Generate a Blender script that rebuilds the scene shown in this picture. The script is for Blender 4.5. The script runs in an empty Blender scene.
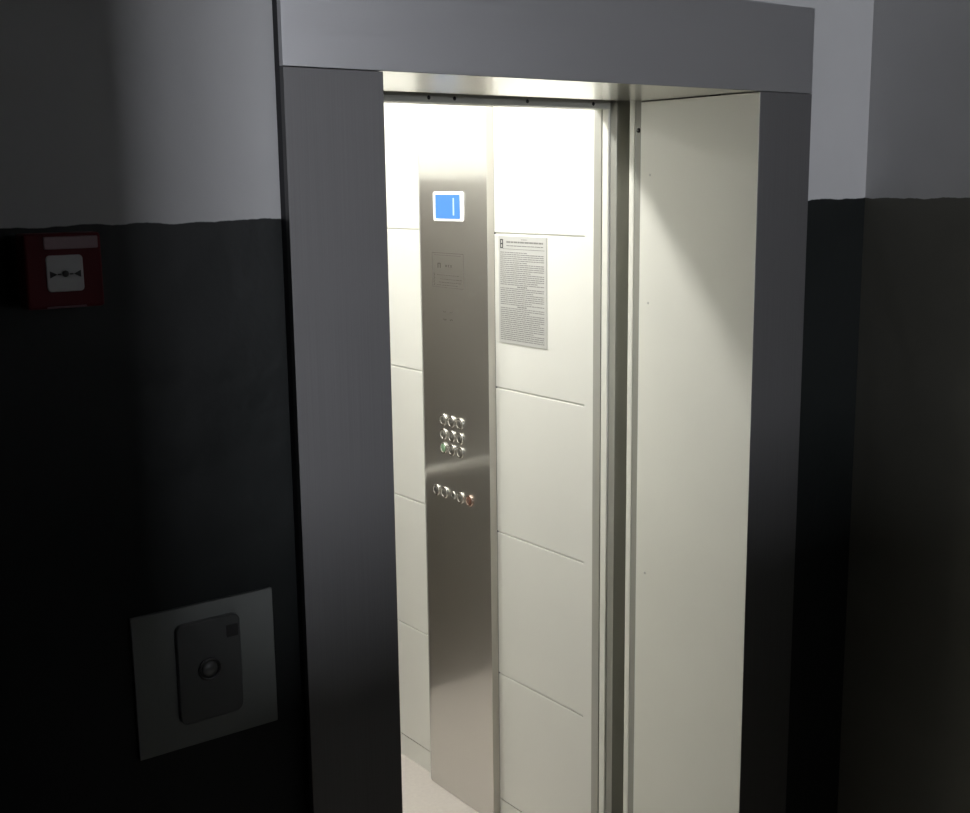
import bpy, bmesh, math, random
from mathutils import Matrix, Vector
random.seed(7)
SC = bpy.context.scene
COL = SC.collection
H = 1.817            # eye height above the landing floor

# ------------------------------------------------------------ materials
def mat(name, base=(.8,.8,.8), rough=.5, metal=0., bump=0., bscale=40., brushed=None, var=0., vscale=3.,
        emit=None, estr=0., spec=.5, rvar=0., coat=0.):
    m = bpy.data.materials.new(name); m.use_nodes = True
    nt = m.node_tree; b = nt.nodes['Principled BSDF']
    b.inputs['Base Color'].default_value = (*base, 1)
    b.inputs['Roughness'].default_value = rough
    b.inputs['Metallic'].default_value = metal
    b.inputs['Specular IOR Level'].default_value = spec
    b.inputs['Coat Weight'].default_value = coat
    tc = nt.nodes.new('ShaderNodeTexCoord')
    def noise(scale, vec=None, detail=4.):
        n = nt.nodes.new('ShaderNodeTexNoise'); n.inputs['Scale'].default_value = scale
        n.inputs['Detail'].default_value = detail
        nt.links.new(vec if vec else tc.outputs['Object'], n.inputs['Vector']); return n
    if emit:
        b.inputs['Emission Color'].default_value = (*emit, 1); b.inputs['Emission Strength'].default_value = estr
    if var:
        n = noise(vscale); r = nt.nodes.new('ShaderNodeMapRange')
        r.inputs['From Min'].default_value=.3; r.inputs['From Max'].default_value=.7
        r.inputs['To Min'].default_value = 1-var; r.inputs['To Max'].default_value = 1+var
        nt.links.new(n.outputs['Fac'], r.inputs['Value'])
        mx = nt.nodes.new('ShaderNodeVectorMath'); mx.operation='SCALE'; mx.inputs[0].default_value = base
        nt.links.new(r.outputs['Result'], mx.inputs['Scale']); nt.links.new(mx.outputs[0], b.inputs['Base Color'])
    hgt = None
    if brushed:
        mp = nt.nodes.new('ShaderNodeMapping'); mp.inputs['Scale'].default_value = brushed
        nt.links.new(tc.outputs['Object'], mp.inputs['Vector'])
        n = noise(1., mp.outputs['Vector'], 3.); hgt = n
        r = nt.nodes.new('ShaderNodeMapRange'); r.inputs['To Min'].default_value = rough*.8; r.inputs['To Max'].default_value = rough*1.2
        nt.links.new(n.outputs['Fac'], r.inputs['Value']); nt.links.new(r.outputs['Result'], b.inputs['Roughness'])
    elif bump: hgt = noise(bscale)
    if rvar and not brushed:
        n = noise(vscale*2); r = nt.nodes.new('ShaderNodeMapRange')
        r.inputs['To Min'].default_value = rough-rvar; r.inputs['To Max'].default_value = rough+rvar
        nt.links.new(n.outputs['Fac'], r.inputs['Value']); nt.links.new(r.outputs['Result'], b.inputs['Roughness'])
    if hgt and bump:
        bp = nt.nodes.new('ShaderNodeBump'); bp.inputs['Strength'].default_value = bump; bp.inputs['Distance'].default_value=.002
        nt.links.new(hgt.outputs['Fac'], bp.inputs['Height']); nt.links.new(bp.outputs['Normal'], b.inputs['Normal'])
    return m

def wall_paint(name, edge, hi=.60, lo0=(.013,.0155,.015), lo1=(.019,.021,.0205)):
    """whitewash above, dark oil-painted dado below, with a hand-painted ragged edge"""
    m = bpy.data.materials.new(name); m.use_nodes = True; nt = m.node_tree; N = nt.nodes; L = nt.links
    b = N['Principled BSDF']; tc = N.new('ShaderNodeTexCoord'); sp = N.new('ShaderNodeSeparateXYZ')
    L.new(tc.outputs['Object'], sp.inputs[0])
    n = N.new('ShaderNodeTexNoise'); n.inputs['Scale'].default_value = 22; n.inputs['Detail'].default_value = 6
    L.new(tc.outputs['Object'], n.inputs['Vector'])
    a = N.new('ShaderNodeMath'); a.operation='MULTIPLY_ADD'; a.inputs[1].default_value=.012; L.new(n.outputs['Fac'], a.inputs[0])
    t = N.new('ShaderNodeMath'); t.operation='MULTIPLY_ADD'; t.inputs[1].default_value=-.0052; t.inputs[2].default_value=.0100
    L.new(sp.outputs['X'], t.inputs[0]); t2 = N.new('ShaderNodeMath'); L.new(t.outputs[0], t2.inputs[0]); L.new(sp.outputs['Z'], t2.inputs[1])
    L.new(t2.outputs[0], a.inputs[2])
    g = N.new('ShaderNodeMapRange'); g.inputs['From Min'].default_value = edge+.0055; g.inputs['From Max'].default_value = edge+.0068
    L.new(a.outputs[0], g.inputs['Value'])
    n2 = N.new('ShaderNodeTexNoise'); n2.inputs['Scale'].default_value = 2.2; n2.inputs['Detail'].default_value = 5
    L.new(tc.outputs['Object'], n2.inputs['Vector'])
    def ramp(c0, c1):
        r = N.new('ShaderNodeMix'); r.data_type='RGBA'; r.inputs[6].default_value=(*c0,1); r.inputs[7].default_value=(*c1,1)
        mr = N.new('ShaderNodeMapRange'); mr.inputs['From Min'].default_value=.35; mr.inputs['From Max'].default_value=.65
        L.new(n2.outputs['Fac'], mr.inputs['Value']); L.new(mr.outputs[0], r.inputs[0]); return r
    up = ramp((hi*.94,)*3,(hi*1.03,)*3); lo = ramp(lo0, lo1)
    mx = N.new('ShaderNodeMix'); mx.data_type='RGBA'
    L.new(g.outputs[0], mx.inputs[0]); L.new(lo.outputs[2], mx.inputs[6]); L.new(up.outputs[2], mx.inputs[7])
    L.new(mx.outputs[2], b.inputs['Base Color'])
    ro = N.new('ShaderNodeMapRange'); ro.inputs['To Min'].default_value=.42; ro.inputs['To Max'].default_value=.9
    L.new(g.outputs[0], ro.inputs['Value']); L.new(ro.outputs[0], b.inputs['Roughness'])
    b.inputs['Specular IOR Level'].default_value=.25
    n3 = N.new('ShaderNodeTexNoise'); n3.inputs['Scale'].default_value = 9; n3.inputs['Detail'].default_value = 8
    L.new(tc.outputs['Object'], n3.inputs['Vector'])
    bp = N.new('ShaderNodeBump'); bp.inputs['Strength'].default_value=.35; bp.inputs['Distance'].default_value=.01
    L.new(n3.outputs['Fac'], bp.inputs['Height']); L.new(bp.outputs['Normal'], b.inputs['Normal'])
    return m

M = {}
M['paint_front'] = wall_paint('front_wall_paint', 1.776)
M['paint_side'] = wall_paint('side_paint_bounce_lit', 1.776, .60, (.135,.133,.112), (.160,.156,.132))  # same paint as the front; dado lightened to stand in for bounce light
M['paint_dim'] = wall_paint('darkened_wall_paint', 1.776, .28)  # upper paint darkened so unseen walls bounce less light
M['plaster'] = mat('ceiling_plaster', (.35,.35,.35), .9, bump=.2)
M['terrazzo'] = mat('corridor_floor', (.36,.34,.31), .5, var=.25, vscale=60)
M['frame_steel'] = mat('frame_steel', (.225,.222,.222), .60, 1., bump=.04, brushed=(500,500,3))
M['header_steel'] = mat('header_steel', (.60,.60,.61), .40, 1., bump=.04, brushed=(3,500,500))  # frame steel made paler in place of the reflected upper wall
M['soffit_steel'] = mat('soffit_steel', (.62,.61,.57), .23, 1., brushed=(3,500,500))
M['frame_edge'] = mat('frame_edge', (.05,.05,.055), .5, .6)
M['cream'] = mat('cream_powder_coat', (.86,.855,.775), .42, var=.015, vscale=5, bump=.03, bscale=300)
M['car_wall'] = mat('car_wall_cream', (.77,.768,.72), .45, var=.01, vscale=4, bump=.03, bscale=300)
M['groove'] = mat('groove_dark', (.12,.12,.10), .6)
M['car_steel'] = mat('car_steel', (.66,.65,.62), .125, 1., brushed=(4,4,500))
def haze(m, col, rough, fac):
    nt = m.node_tree; b = nt.nodes['Principled BSDF']; g = nt.nodes.new('ShaderNodeBsdfAnisotropic'); x = nt.nodes.new('ShaderNodeMixShader')
    g.inputs['Color'].default_value=(*col,1); g.inputs['Roughness'].default_value=rough; x.inputs[0].default_value=fac
    nt.links.new(b.outputs[0], x.inputs[1]); nt.links.new(g.outputs[0], x.inputs[2]); nt.links.new(x.outputs[0], nt.nodes['Material Output'].inputs[0])
haze(M['car_steel'], (.70,.69,.66), .40, .52)
M['edge_steel'] = mat('edge_steel', (.66,.66,.62), .35, 1., bump=.02, brushed=(400,400,3))
M['cop_edge'] = mat('panel_return', (.55,.53,.48), .4, .3)
M['rear_steel'] = mat('rear_steel', (.13,.115,.095), .55, 1., bump=.02, brushed=(300,300,3))
M['rail'] = mat('handrail_satin', (.8,.79,.75), .35, .7)
M['chrome'] = mat('chrome', (.85,.85,.83), .15, 1.)
M['slot_grey'] = mat('slot_grey', (.32,.32,.28), .5)  # grey of the door slot, with the shade of the gap in it
M['return_grey'] = mat('return_grey', (.40,.395,.35), .4)
M['transom_shaded'] = mat('transom_shaded', (.60,.60,.54), .45)  # greyed in colour for the shade on its corridor side
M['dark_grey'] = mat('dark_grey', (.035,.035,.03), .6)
M['black'] = mat('black_plastic', (.01,.01,.01), .45)
M['vinyl'] = mat('car_vinyl', (.66,.61,.56), .45, var=.04, vscale=80)
M['bezel'] = mat('white_bezel', (.85,.85,.85), .35)
M['screen'] = mat('blue_screen', (.02,.05,.1), .2, emit=(.12,.38,1.), estr=.9)
M['screen_mark'] = mat('screen_mark', (.1,.1,.1), .3, emit=(.6,.85,1.), estr=1.1)
M['ink'] = mat('ink', (.05,.05,.05), .6)
M['print'] = mat('grey_print', (.24,.24,.23), .5)
M['engrave'] = mat('engraving', (.08,.075,.065), .5)
M['btn_red'] = mat('red_ring', (.66,.50,.43), .25, 1.)
M['notice'] = mat('notice_metal', (.60,.60,.58), .45, .3)
M['btn'] = mat('button_steel', (.72,.70,.66), .25, 1.)
M['btn_face'] = mat('button_face', (.20,.19,.17), .4, .6)
M['green_glow'] = mat('green_glow', (.30,.40,.29), .35, .4, emit=(.15,.8,.25), estr=.09)
M['red_cap'] = mat('red_cap', (.22,.10,.07), .35, .5)  # plain reddish cap colour, no emission
M['led'] = mat('led_lens', (1,1,1), .4, emit=(1,.99,.965), estr=330.)
M['led_soft'] = mat('led_lens_rear', (1,1,1), .4, emit=(1,.99,.965), estr=240.)
M['red'] = mat('red_plastic', (.11,.003,.007), .5, spec=.25)
M['red_highlight'] = mat('cover_highlight', (.19,.07,.085), .3)  # pale tone is the highlight on cover and lower edge, painted in
M['white_plastic'] = mat('white_element', (.50,.50,.50), .3)
M['panel_steel'] = mat('call_panel_steel', (.20,.21,.20), .5, .35, bump=.02, bscale=200)
M['panel_cover'] = mat('call_button_cover', (.15,.155,.15), .3, .5)
M['ring_steel'] = mat('call_ring', (.10,.10,.10), .3, .8)
M['sky_pane'] = mat('daylight_pane', (.5,.5,.5), .5, emit=(.90,.925,1.0), estr=150.)
M['wood_white'] = mat('window_paint', (.6,.6,.58), .5)

# ------------------------------------------------------------ mesh helpers
def B(): return bmesh.new()
def box(bm, x0,x1,y0,y1,z0,z1, bev=0., mi=0, seg=2):
    t = bmesh.new(); bmesh.ops.create_cube(t, size=1)
    for v in t.verts:
        v.co = Vector((x0+(v.co.x+.5)*(x1-x0), y0+(v.co.y+.5)*(y1-y0), z0+(v.co.z+.5)*(z1-z0)))
    if bev: bmesh.ops.bevel(t, geom=t.edges[:], offset=bev, segments=seg, affect='EDGES', profile=.5)
    for f in t.faces: f.material_index = mi; f.smooth = False
    me = bpy.data.meshes.new('t'); t.to_mesh(me); t.free(); bm.from_mesh(me); bpy.data.meshes.remove(me)
    return bm
def lathe(bm, prof, M4, seg=32, mi=0):
    """revolve (radius, height) profile about local Z, then transform"""
    t = bmesh.new(); rings=[]
    for r,h in prof:
        if r < 1e-6: rings.append([t.verts.new((0,0,h))])
        else: rings.append([t.verts.new((r*math.cos(2*math.pi*k/seg), r*math.sin(2*math.pi*k/seg), h)) for k in range(seg)])
    for a,b in zip(rings, rings[1:]):
        for k in range(seg):
            q=[a[k%len(a)], a[(k+1)%len(a)], b[(k+1)%len(b)], b[k%len(b)]]
            u=[]; [u.append(v) for v in q if v not in u]
            if len(u)>2: t.faces.new(u)
    bmesh.ops.recalc_face_normals(t, faces=t.faces[:])
    bmesh.ops.transform(t, matrix=M4, verts=t.verts[:])
    for f in t.faces: f.material_index=mi; f.smooth=True
    me = bpy.data.meshes.new('t'); t.to_mesh(me); t.free(); bm.from_mesh(me); bpy.data.meshes.remove(me)
def tube(bm, pts, r, seg=16, mi=0):
    t = bmesh.new(); rings=[]
    for i,p in enumerate(pts):
        d = (Vector(pts[min(i+1,len(pts)-1)])-Vector(pts[max(i-1,0)])).normalized()
        u = d.cross(Vector((0,0,1)));  u = u.normalized() if u.length>1e-4 else Vector((1,0,0)); w = d.cross(u)
        rings.append([t.verts.new(Vector(p)+r*(math.cos(2*math.pi*k/seg)*u+math.sin(2*math.pi*k/seg)*w)) for k in range(seg)])
    for a,b in zip(rings,rings[1:]):
        for k in range(seg): t.faces.new([a[k],a[(k+1)%seg],b[(k+1)%seg],b[k]])
    t.faces.new(rings[0]); t.faces.new(rings[-1][::-1]); bmesh.ops.recalc_face_normals(t, faces=t.faces[:])
    for f in t.faces: f.material_index=mi; f.smooth = len(f.verts)==4
    me = bpy.data.meshes.new('t'); t.to_mesh(me); t.free(); bm.from_mesh(me); bpy.data.meshes.remove(me)
def rrect(w, h, r, n=6):
    pts=[]
    for cx,cy,a0 in ((w/2-r,h/2-r,0),(-w/2+r,h/2-r,90),(-w/2+r,-h/2+r,180),(w/2-r,-h/2+r,270)):
        for k in range(n+1):
            a=math.radians(a0+90*k/n); pts.append((cx+r*math.cos(a), cy+r*math.sin(a)))
    return pts
def prism(bm, pts, d, M4, inset=0., mi=0):
    """extrude outline (local xy) by d along local z, top edge chamfered by inset"""
    t=bmesh.new(); n=len(pts); cx=sum(p[0] for p in pts)/n; cy=sum(p[1] for p in pts)/n
    w=max(abs(p[0]-cx) for p in pts); h=max(abs(p[1]-cy) for p in pts)
    def ring(z, s): return [t.verts.new((cx+(p[0]-cx)*(1-s/w), cy+(p[1]-cy)*(1-s/h), z)) for p in pts]
    rs=[ring(0,0), ring(d-inset,0)] + ([ring(d,inset)] if inset else [])
    for a,b in zip(rs,rs[1:]):
        for k in range(n): t.faces.new([a[k],a[(k+1)%n],b[(k+1)%n],b[k]])
    t.faces.new(rs[0][::-1]); t.faces.new(rs[-1]); bmesh.ops.recalc_face_normals(t, faces=t.faces[:])
    bmesh.ops.transform(t, matrix=M4, verts=t.verts[:])
    for f in t.faces: f.material_index=mi
    me = bpy.data.meshes.new('t'); t.to_mesh(me); t.free(); bm.from_mesh(me); bpy.data.meshes.remove(me)
def obj(name, bm, mats, parent=None, label=None):
    me = bpy.data.meshes.new(name); bm.to_mesh(me); bm.free()
    for m in (mats if isinstance(mats,(list,tuple)) else [mats]): me.materials.append(m)
    o = bpy.data.objects.new(name, me); COL.objects.link(o)
    if parent: o.parent = parent; o.matrix_parent_inverse = Matrix.Translation(-ORG[parent.name]) ; ORG[o.name]=ORG[parent.name]
    else: ORG[o.name]=Vector((0,0,0))
    if label: o['label']=label
    return o
ORG = {}
def thing(name, label, cat, loc, group=None):
    o = bpy.data.objects.new(name, None); o.empty_display_size=.05; COL.objects.link(o); o.location = loc
    ORG[o.name] = Vector(loc)
    o['label']=label; o['category']=cat
    if group: o['group']=group
    return o
def tag(o, label, cat, group=None):
    o['label']=label; o['category']=cat
    if group: o['group']=group
    return o
def struct(name, bm, m):
    o = obj(name, bm, m); o['kind']='structure'; return o
# meshes of children are written in world coordinates; sub-parts inherit their part's offset
def child(name, bm, mats, parent, label=None):
    me = bpy.data.meshes.new(name); bm.to_mesh(me); bm.free()
    for m in (mats if isinstance(mats,(list,tuple)) else [mats]): me.materials.append(m)
    base = ORG[parent.name]
    me.transform(Matrix.Translation(-base))
    o = bpy.data.objects.new(name, me); COL.objects.link(o); o.parent = parent; ORG[o.name] = base
    if label: o['label']=label
    return o
def text_bm(s, size, M4, depth=.0006):
    cu = bpy.data.curves.new('t','FONT'); cu.body=s; cu.size=size; cu.extrude=depth/2; cu.align_x='CENTER'; cu.align_y='CENTER'
    to = bpy.data.objects.new('t',cu); COL.objects.link(to)
    dg = bpy.context.evaluated_depsgraph_get(); dg.update()
    me = bpy.data.meshes.new_from_object(to.evaluated_get(dg))
    me.transform(M4); bm = bmesh.new(); bm.from_mesh(me)
    bpy.data.objects.remove(to); bpy.data.curves.remove(cu); bpy.data.meshes.remove(me)
    return bm
def merge(bm, src, mi=0):
    for f in src.faces: f.material_index=mi
    me = bpy.data.meshes.new('t'); src.to_mesh(me); src.free(); bm.from_mesh(me); bpy.data.meshes.remove(me)
def on_right(y, z, x):   # local frame on a wall facing -X : local x -> -Y (reads left to right), y -> Z, z -> -X
    return Matrix(((0,0,-1,x),(-1,0,0,y),(0,1,0,z),(0,0,0,1)))
def on_front(x, z, y):   # wall facing -Y : local x -> X, y -> Z, z -> -Y
    return Matrix(((1,0,0,x),(0,0,-1,y),(0,1,0,z),(0,0,0,1)))

# ------------------------------------------------------------ corridor shell
YW = 1.626; YF = 1.600              # wall plane, frame front plane
XR = 2.219                          # right corridor wall
XL = -1.5; YB = -6.0; CH = 2.75
FX0, FX1 = .824, 1.997              # frame outer sides
OX0, OX1 = .992, 1.842              # clear opening
OT = H+.170                         # underside of header
FT = H+.334                         # top of header
bm=B()
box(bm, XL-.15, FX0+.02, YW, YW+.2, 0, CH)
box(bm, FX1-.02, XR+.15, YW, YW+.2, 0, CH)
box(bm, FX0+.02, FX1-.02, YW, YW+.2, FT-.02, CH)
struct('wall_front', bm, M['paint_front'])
bm=B(); box(bm, XR, XR+.15, YB-.15, YW, 0, CH); struct('wall_right', bm, M['paint_side'])
bm=B(); box(bm, XL-.15, XL, YB-.15, YW, 0, CH); struct('wall_left', bm, M['paint_dim'])
PX = .72; PY = -.7; SILL = 1.47
bm=B(); box(bm, XL, PX, PY-.14, PY, 0, CH); box(bm, PX, XR, PY-.14, PY, 0, SILL); struct('wall_light_block', bm, M['paint_dim'])  # unseen wall and sill added to cut daylight on the front wall
WX0,WX1,WZ0,WZ1 = .50,1.08,1.70,2.60
bm=B(); box(bm, XL, WX0, YB-.15, YB, 0, CH); box(bm, WX1, XR, YB-.15, YB, 0, CH)
box(bm, WX0, WX1, YB-.15, YB, 0, WZ0); box(bm, WX0, WX1, YB-.15, YB, WZ1, CH)
struct('wall_back', bm, M['paint_side'])
bm=B(); box(bm, XL-.15, XR+.15, YB-.15, YW+.2, -.1, 0); struct('floor', bm, M['terrazzo'])
bm=B(); box(bm, XL-.15, XR+.15, YB-.15, YW+.2, CH, CH+.1); struct('ceiling', bm, M['plaster'])
bm=B()
for a in ((WX0,WX0+.04,WZ0,WZ1),(WX1-.04,WX1,WZ0,WZ1),(WX0,WX1,WZ0,WZ0+.04),(WX0,WX1,WZ1-.04,WZ1),(.80,.83,WZ0,WZ1)):
    box(bm, a[0],a[1], YB-.09, YB-.04, a[2],a[3], .003)
w=struct('window_1', bm, M['wood_white'])
bm=B(); box(bm, WX0+.03, WX1-.03, YB-.075, YB-.065, WZ0+.03, WZ1-.03); obj('pane', bm, M['sky_pane'], w)

# ------------------------------------------------------------ lift landing frame
fr = thing('elevator_door_frame','wide brushed steel door frame with cream inner reveals around the lit lift','door frame',(1.417,YF,0))
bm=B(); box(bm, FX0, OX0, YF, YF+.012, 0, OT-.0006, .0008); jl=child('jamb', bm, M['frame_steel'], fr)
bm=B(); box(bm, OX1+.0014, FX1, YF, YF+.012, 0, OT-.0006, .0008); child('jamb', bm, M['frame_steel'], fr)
bm=B(); box(bm, FX0, FX1, YF, YF+.012, OT+.0002, FT, .0008)
child('header', bm, M['header_steel'], fr)
bm=B(); box(bm, OX0-.01, OX1, YF+.0005, 1.925, OT, OT+.0014); child('soffit', bm, M['soffit_steel'], fr)
bm=B(); box(bm, FX0, FX0+.012, YF+.011, YW+.01, 0, FT-.001); box(bm, FX1-.012, FX1, YF+.011, YW+.01, 0, FT-.001)
box(bm, FX0+.012, FX1-.012, YF+.0115, YF+.02, OT+.007, FT-.002)
box(bm, FX0+.012, OX0-.012, YF+.0115, YF+.02, 0, OT-.006)
child('frame_edge', bm, M['frame_edge'], fr, 'dark folded side edge')
bm=B(); box(bm, OX1, OX1+.0012, YF+.0006, 1.928, 0.0, OT-.002)
child('side_panel', bm, M['cream'], fr, 'cream painted inner reveal on the right')
bm=B(); box(bm, OX0-.012, OX0, YF+.0125, 1.928, 0.0, OT-.002, .0015)
child('side_panel', bm, M['frame_steel'], fr)
for y,z in ((1.899,H+.015),(1.900,H-.26),(1.899,H-.877)):
    bm=B(); lathe(bm, [(0,.0012),(.0018,.0012),(.0028,0),(.003,-.001)], on_right(y,z,OX1), 12)
    child('screw', bm, M['edge_steel'], fr)
# rough masonry throat behind the frame (shaft wall)
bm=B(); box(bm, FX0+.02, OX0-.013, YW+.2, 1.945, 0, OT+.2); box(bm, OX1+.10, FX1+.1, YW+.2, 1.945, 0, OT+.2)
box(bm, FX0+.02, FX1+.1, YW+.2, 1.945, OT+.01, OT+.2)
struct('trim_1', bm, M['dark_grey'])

# landing door leaf, slid open to the right; its leading edge shows in the slot
d = thing('landing_door','cream landing door leaf slid open, its edge beside the cream frame reveal','door',(1.9,1.96,0))
bm=B(); box(bm, 1.846, 2.18, 1.9515, 1.9685, .012, OT+.05, .002); child('door_leaf', bm, M['cream'], d)
bm=B(); box(bm, 1.8465, 2.17, 1.931, 1.9513, .015, OT+.03); child('slot_strip', bm, M['slot_grey'], d)  # solid grey strip painted where the gap behind the reveal lies in shadow
bm=B(); lathe(bm, [(0,.003),(.0045,.003),(.0052,0)], on_right(1.9400, H+.110, 1.8465), 16); child('bolt', bm, M['black'], d, 'black bolt head')
d = thing('car_door','cream sliding lift car door edge next to the dark slot','door',(1.9,2.04,0))
bm=B(); box(bm, 1.845, 2.18, 2.0345, 2.0565, .012, OT+.05, .003); child('door_leaf', bm, M['cream'], d)
bm=B(); box(bm, 1.849, 2.17, 2.012, 2.034, .015, OT+.03); child('slot_strip', bm, M['slot_grey'], d)  # grey strip for the darker second door edge
# ------------------------------------------------------------ lift car
CX0, CX1 = .80, 1.920; CY0, CY1 = 2.075, 3.46; CC = H+.50; ZB = H-1.745
car = thing('elevator_car','brightly lit lift car with cream panelled walls seen through the open doorway','elevator',(1.36,2.76,0))
seams = [ZB, H-1.3606, H-.9455, H-.541, H-.1277, CC]
def column(y0,y1, x, side, s=1):
    """stack of cream panels with narrow grooves between them, one mesh"""
    bm=B(); g=.0016; pr=[(x, CC)]
    for z in seams[-2::-1]:
        pr += [(x, z+g+.0016), (x+s*.0013, z+g), (x+s*.005, z+g), (x+s*.005, z-g), (x+s*.0013, z-g), (x, z-g-.0016)] if z!=ZB else [(x, z+g)]
    pr += [(x+s*.012, ZB+g), (x+s*.012, CC)]
    va=[bm.verts.new((p[0],y0,p[1])) for p in pr]; vb=[bm.verts.new((p[0],y1,p[1])) for p in pr]
    for k in range(len(pr)): bm.faces.new([va[k],va[(k+1)%len(pr)],vb[(k+1)%len(pr)],vb[k]])
    bm.faces.new(va[::-1]); bm.faces.new(vb); bmesh.ops.recalc_face_normals(bm, faces=bm.faces[:])
    return bm
COY0, COY1 = 2.562, 2.917
child('wall_panel', column(2.200, COY0, CX1, 1), [M['car_wall'],M['cream']], car)
child('wall_panel', column(COY1-.012, CY1, CX1, 1), [M['car_wall'],M['cream']], car)
child('wall_panel', column(2.20, CY1, CX0, 1, -1), [M['car_wall'],M['cream']], car)
bm=B(); box(bm, CX1, CX1+.02, 2.10, 2.2, 0, CC); child('corner_post', bm, M['car_wall'], car)
for a in ((CX1+.0005, CX1+.02),(CX0-.02, CX0-.0005)): child('skirting', box(B(), *a, 2.2, CY1, 0, ZB-.0022), M['car_wall'], car)
bm=B(); box(bm, CX1+.004, CX1+.02, 2.2, CY1, ZB-.003, ZB+.003); child('skirting_gap', bm, M['groove'], car)
bm=B(); box(bm, CX0-.02, CX1+.02, CY1, CY1+.02, 0, H-.120, .001); box(bm, CX0-.02, CX1+.02, CY1, CY1+.02, H-.116, H+.018, .001); child('rear_panel', bm, M['rear_steel'], car, 'dark brushed rear panel')
bm=B(); box(bm, CX0-.02, CX1+.02, CY1, CY1+.02, H+.020, CC, .001); child('rear_panel', bm, M['car_wall'], car, 'cream upper rear panel')
bm=B(); box(bm, OX1+.002, CX1+.03, 2.0575, 2.082, 0, CC); child('front_return', bm, M['return_grey'], car)
bm=B(); box(bm, CX0-.02, OX0-.002, 2.0575, 2.082, 0, CC); child('front_return', bm, M['return_grey'], car)
bm=B(); box(bm, CX0-.02, OX1+.002, 2.028, CY0, OT-.010, CC, .001); tr=child('transom', bm, M['transom_shaded'], car, 'shade-greyed header strip above the car doorway')
for x in (1.3615, 1.4235, 1.610, 1.7938):
    bm=B(); lathe(bm, [(0,.001),(.0035,.001),(.0042,0)], on_front(x, H+.1735-.004, 2.028), 12); child('screw', bm, M['black'], tr)
bm=B(); box(bm, CX0-.02, CX1+.02, CY0-.03, CY1+.02, -.03, 0); child('floor_covering', bm, M['vinyl'], car)
bm=B(); box(bm, CX0-.02, CX1+.02, CY0, CY1+.02, CC, CC+.02); child('car_ceiling', bm, M['car_wall'], car)
for y in (2.36, 3.20):
    for x in (1.10, 1.62):
        bm=B(); lathe(bm, [(.062,0),(.062,-.003),(.050,-.005),(.048,-.002),(.0,-.002)], Matrix.Translation((x,y,CC)), 32)
        dl = child('downlight', bm, M['edge_steel'], car)
        bm=B(); lathe(bm, [(0,-.016),(.020,-.0145),(.036,-.010),(.045,-.005),(.046,-.0025),(0,-.0025)], Matrix.Translation((x,y,CC)), 32)
        child('lens', bm, M['led' if y<3 else 'led_soft'], dl)
# bowed handrail on the rear panel (it is what the steel control panel mirrors)
RZ = .838
pts=[]
for k in range(25):
    u=k/24; x = CX0+.08+u*(CX1-CX0-.16); pts.append((x, CY1-.022-.045*math.sin(math.pi*u)**.5, RZ))
bm=B(); tube(bm, pts, .015)
for x in (pts[0][0]+.005, pts[-1][0]-.005): tube(bm, [(x,CY1-.02,RZ),(x,CY1,RZ)], .012)
child('handrail', bm, M['rail'], car)
# sill between landing and car
s_ = struct('trim_2', box(B(), OX0-.1, OX1+.1, YF, 1.985, -.02, .003), M['edge_steel'])
struct('trim_3', box(B(), OX0-.1, OX1+.1, 1.995, 2.05, -.02, .003), M['edge_steel'])
# dark closure of the shaft around the car doorway
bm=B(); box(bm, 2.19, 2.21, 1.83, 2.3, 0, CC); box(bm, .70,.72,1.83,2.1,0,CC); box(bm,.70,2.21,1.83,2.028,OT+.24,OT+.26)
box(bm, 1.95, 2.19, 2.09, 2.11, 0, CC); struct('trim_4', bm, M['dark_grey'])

# ------------------------------------------------------------ control panel
XP = CX1-.024                       # front face of the panel
cop = thing('control_panel','tall brushed steel lift control panel with blue display and round buttons','control panel',(CX1,2.76,0))
def XS(y):
    e = max(0., (y-(COY1-.045))/.045)          # flat face that rolls back to the wall along its far edge
    return XP+(CX1-.0015-XP)*e*e
bm=B()
n=40; prof=[(CX1-.0005, COY0+.0005)]
for k in range(n+1):
    u=k/n; yy=COY0+u*(COY1-COY0); prof.append((XS(yy), yy))
prof.append((CX1-.0005, COY1-.002))
z0,z1 = .001, CC-.002
for k in range(len(prof)-1):               # caps, return edge and flat face get vertices of their own: crisp normals
    rolled = prof[k][0] > XP+1e-5 and 0<k<len(prof)-2
    if k==0 or not rolled or not (prof[k-1][0] > XP+1e-5 and k>1): a=[bm.verts.new((*prof[k],z0)), bm.verts.new((*prof[k],z1))]
    b_=[bm.verts.new((*prof[k+1],z0)), bm.verts.new((*prof[k+1],z1))]
    f=bm.faces.new([a[0],b_[0],b_[1],a[1]]); f.smooth = rolled; f.material_index = 1 if k==0 else 0
    f.normal_update()
    if f.normal.dot(Vector((-1,-1 if k==0 else 0,0)))<0 and k<len(prof)-2: f.normal_flip()
    a=b_
bm.faces.new([bm.verts.new((*p,z0)) for p in prof]); bm.faces.new([bm.verts.new((*p,z1)) for p in prof])
child('face_plate', bm, [M['car_steel'],M['cop_edge']], cop)
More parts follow.
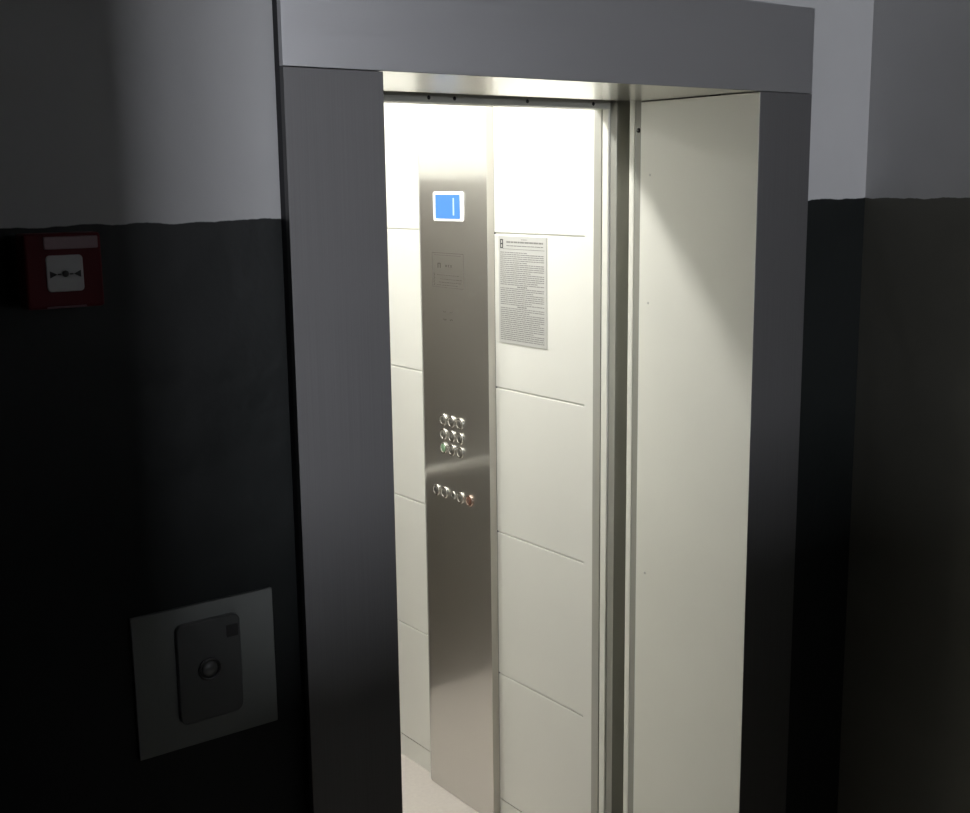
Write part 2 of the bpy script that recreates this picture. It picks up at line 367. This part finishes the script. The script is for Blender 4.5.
# display
def display(yc,zc,w,h):
    x=XS(yc)
    bm=B(); prism(bm, rrect(w,h,.006), .006, on_right(yc,zc,x+.001), .002); dsp=child('display', bm, M['bezel'], cop, 'white framed display')
    bm=B(); prism(bm, rrect(w*.83,h*.80,.003), .0012, on_right(yc-.0022,zc,x-.0043)); child('screen', bm, M['screen'], dsp, 'glowing blue screen')
    bm=B(); prism(bm, rrect(w*.045,h*.58,.0015), .0006, on_right(yc-w*.22,zc,x-.0052)); child('screen_mark', bm, M['screen_mark'], dsp)
def button(yc, zc, sym, face='btn_face', r=.0170, label=None, ringm='btn', name='button'):
    x=XS(yc)+.001
    bm=B(); lathe(bm, [(r,0),(r,.004),(r*.93,.0062),(r*.74,.0066),(r*.68,.0045)], on_right(yc,zc,x), 32)
    o=child(name, bm, M[ringm], cop, label)
    bm=B(); lathe(bm, [(r*.68,.0040),(r*.66,.0060),(0,.0064)], on_right(yc,zc,x), 32)
    c=child('button_cap', bm, M[face], o)
    return o, x, c
display(2.738, H-.0595, .141, .081)
# engraved rating plate on the steel: outline, words, small lines
def eng(yc, zc, w, h, proud=.0004):
    x=XS(yc)+.0006; return (x-.001, x+.001, yc-w/2, yc+w/2, zc-h/2, zc+h/2)
bm=B()
for (yc,zc,w,h) in ((2.748,H-.187,.152,.0011),(2.748,H-.282,.152,.0007),(2.8235,H-.2345,.0008,.094),(2.6725,H-.2345,.0008,.094),
                    (2.748,H-.193,.130,.0008)):
    box(bm, *eng(yc,zc,w,h))
for zc,y0,y1 in ((H-.248,2.70,2.80),(H-.259,2.69,2.785),(H-.268,2.69,2.79),(H-.276,2.705,2.80)):
    y=y1
    while y>y0:
        w=random.uniform(.005,.014); box(bm, *eng(y-w/2,zc,w,.0014)); y-=w+.003
box(bm, *eng(2.795,H-.222,.004,.014)); box(bm, *eng(2.783,H-.222,.004,.014)); box(bm, *eng(2.789,H-.216,.010,.003))
for k in range(3): box(bm, *eng(2.755-.012*k,H-.222,.008,.006))
for k in range(9): box(bm, *eng(2.815-.002*(k%2),H-.245-.004*k,.006,.002))
child('engraved_text', bm, M['engrave'], cop, 'faint engraved rating text in a thin outline')
bm=B()
for yc,zc in ((2.765,H-.350),(2.734,H-.350),(2.765,H-.372),(2.734,H-.372)): 
    for k in range(3): box(bm, *eng(yc+.005-.005*k,zc+random.uniform(-.002,.002),.003,.003))
child('engraved_symbols', bm, M['engrave'], cop)
def numeral(cap, yc, zc, x, s):
    bm=text_bm(s, .017, on_right(yc,zc,x-.0058), .0016); bm2=B(); merge(bm2,bm)
    o=bpy.data.objects.new
    me=cap.data; t=B(); t.from_mesh(me); merge_me=bpy.data.meshes.new('t'); bm2.transform(Matrix.Translation(-ORG[cap.name]))
    for f in bm2.faces: f.material_index=1
    bm2.to_mesh(merge_me); bm2.free(); t.from_mesh(merge_me); bpy.data.meshes.remove(merge_me); t.to_mesh(me); t.free(); me.materials.append(M['ink'])
grid = [['7','8','9'],['4','5','6'],['1','2','3']]
zs = (H-.660,H-.702,H-.742); ys=(2.779,2.738,2.697)
rows=('top','middle','bottom'); cols=('left','middle','right')
for i in range(3):
    for j in range(3):
        lit = (i==2 and j==0)
        o,x,c = button(ys[j], zs[i], grid[i][j], 'green_glow' if lit else 'btn_face', label='round steel floor button with a green glow' if lit else None)
        numeral(c, ys[j], zs[i], x, grid[i][j])
for j,(y,s) in enumerate(zip((2.820,2.779,2.738,2.699,2.656),('<>','><','','•','•'))):
    if j==2:
        x=XS(y)+.001
        bm=B(); lathe(bm, [(.0115,0),(.0115,.003),(.0095,.0042),(.004,.0042),(.004,.002)], on_right(y,H-.875,x), 32)
        o=child('key_switch', bm, M['car_steel'], cop, 'small key switch in the lower row')
        bm=B(); box(bm, x-.0052, x-.002, y-.001,y+.001, H-.880,H-.870); child('keyhole', bm, M['black'], o)
    else:
        o,x,c = button(y, H-.874, s, 'red_cap' if j==4 else 'btn_face', label='round alarm button with a red ring' if j==4 else None, ringm='btn_red' if j==4 else 'btn')
        numeral(c, y, H-.874, x, s)

# notice plate on the cream wall
NY0,NY1,NZ0,NZ1 = 2.342,2.542,H-.4150,H-.1340
nt_ = thing('notice_plate','thin silvery notice plate of small print beside the control panel','notice',(CX1,2.442,H-.27))
bm=B(); box(bm, CX1-.0022, CX1-.0004, NY0,NY1,NZ0,NZ1,.0006); child('plate', bm, M['notice'], nt_)
bm=B(); xx=(CX1-.0027, CX1-.0018)
def ln(y1,y0,z,h): box(bm, xx[0],xx[1], y0,y1, z-h/2, z+h/2)
def words(y1,y0,z,h,wmin=.003,wmax=.021):
    y=y1
    while y>y0:
        w=min(random.uniform(wmin,wmax), y-y0); ln(y, y-w, z, h); y-=w+.0022
words(NY1-.098, NY1-.122, NZ1-.008, .0018, .003,.008)
words(NY1-.035, NY0+.014, NZ1-.015, .0042, .008,.02)
words(NY1-.035, NY0+.014, NZ1-.0245, .0022)
ln(NY1-.02, NY0+.008, NZ1-.033, .0012)
z=NZ1-.042; k=0
while z>NZ0+.010:
    sec = k in (17,27)
    if sec: words(NY1-.08, NY0+.08, z, .003, .006,.015)
    else: words(NY1-.008, NY0+(.010 if k%5 else random.uniform(.02,.08)), z, .0020)
    z-=.0052; k+=1
child('printed_text', bm, M['print'], nt_, 'rows of small dark print')
bm=B()
lx=NY1-.014
for (a,b_,c_,d_) in ((0,.012,0,.003),(0,.003,0,.024),(.009,.012,0,.024),(0,.012,.0105,.0135),(0,.012,.021,.024)):
    box(bm, CX1-.0028,CX1-.0018, lx-b_+.006, lx-a+.006, NZ1-.032+c_, NZ1-.032+d_)
child('emblem', bm, M['ink'], nt_, 'small dark square emblem')

# landing call panel
cp = thing('call_panel','square grey lift call panel on the dark wall left of the door frame','call panel',(.667,YW,H-.715))
bm=B(); prism(bm, rrect(.2235,.2185,.0015), .006, on_front(.6670,H-.7165,YW), .001); child('back_plate', bm, M['panel_steel'], cp)
bm=B(); prism(bm, rrect(.101,.156,.012,8), .009, on_front(.6690,H-.7095,YW-.0055), .0015); cover=child('button_plate', bm, M['call_cover'] if 'call_cover' in M else M['panel_cover'], cp, 'rounded button plate')
bm=B(); lathe(bm, [(.0180,0),(.0180,.002),(.0170,.0035),(.0145,.0030),(.0130,.0005)], on_front(.6665,H-.7080,YW-.0144), 40); rg=child('button', bm, M['ring_steel'], cover)
bm=B(); lathe(bm, [(.0126,.0005),(.0122,.0020),(0,.0022)], on_front(.6665,H-.7080,YW-.0144), 40); child('button_cap', bm, M['panel_cover'], rg)
bm=B(); prism(bm, rrect(.019,.019,.002), .0008, on_front(.7055,H-.6565,YW-.0144)); child('indicator_window', bm, M['ring_steel'], cover, 'small dark indicator window')

# fire alarm call point
fp = thing('fire_alarm_call_point','red box with white press element on the dark wall at far left','fire alarm',(.476,YW,H-.105))
FYc=1.548; fx,fz=.4775,H-.1015
bm=B(); box(bm, .431,.523, FYc+.036, YW+.004, H-.147,H-.057, .003); child('back_box', bm, M['black'], fp, 'black wall box')
bm=B(); box(bm, .4285,.5265, FYc, FYc+.0365, H-.1495,H-.0545, .004,0,3); child('housing', bm, M['red'], fp)
bm=B(); prism(bm, rrect(.046,.046,.005), .0025, on_front(fx,H-.105,FYc+.0002), .0008); el=child('press_element', bm, M['white_plastic'], fp, 'white square element')
bm=B()
yb=FYc-.0022
for sx in (-1,1):
    t=B(); prism(t, [(-.0045,-.0045),(.0045,0),(-.0045,.0045)] if sx<0 else [(.0045,-.0045),(.0045,.0045),(-.0045,0)], .0005, on_front(fx+sx*.0150,H-.106,yb)); merge(bm,t)
    t=B(); prism(t, rrect(.005,.0018,.0005), .0005, on_front(fx+sx*.0075,H-.106,yb)); merge(bm,t)
lathe(bm,[(.0042,.0),(.0042,.0006),(0,.0006)], on_front(fx,H-.1055,yb),24)
child('press_symbol', bm, M['ink'], el, 'black arrows pointing at a dot')
bm=B(); prism(bm, rrect(.068,.016,.002), .002, on_front(fx+.010,H-.0665,FYc+.0002), .0006); child('hinge_cover', bm, M['red_highlight'], fp, 'cover strip with its highlight painted pale red')
bm=B(); prism(bm, rrect(.05,.002,.0008), .0015, on_front(fx,H-.1475,FYc+.0002)); child('edge_highlight', bm, M['red_highlight'], fp)  # painted highlight along the lower edge of the housing

# ------------------------------------------------------------ world, camera, colour
wd = bpy.data.worlds.new('world'); SC.world = wd; wd.use_nodes=True
wd.node_tree.nodes['Background'].inputs[0].default_value=(.6,.7,1,1); wd.node_tree.nodes['Background'].inputs[1].default_value=.05
cx,cy,f = 485,406.5,1199.
ex=Vector((1657,-242.5,f)).normalized(); ey=Vector((-899,-211.5,f)); ey=(ey-ey.dot(ex)*ex).normalized(); ez=ey.cross(ex)
if ez.y>0: ez=-ez
right=Vector((ex.x,ey.x,ez.x)); up=-Vector((ex.y,ey.y,ez.y)); back=-Vector((ex.z,ey.z,ez.z))
cam=bpy.data.objects.new('camera', bpy.data.cameras.new('camera')); COL.objects.link(cam)
cam.matrix_world=Matrix(((right.x,up.x,back.x,0),(right.y,up.y,back.y,0),(right.z,up.z,back.z,H),(0,0,0,1)))
cam.data.sensor_width=36; cam.data.sensor_fit='HORIZONTAL'; cam.data.lens=f*36/970; cam.data.clip_start=.02
SC.camera=cam
vs=SC.view_settings; vs.view_transform='Standard'; vs.look='None'; vs.gamma=1; vs.exposure=0.; vs.use_curve_mapping=False
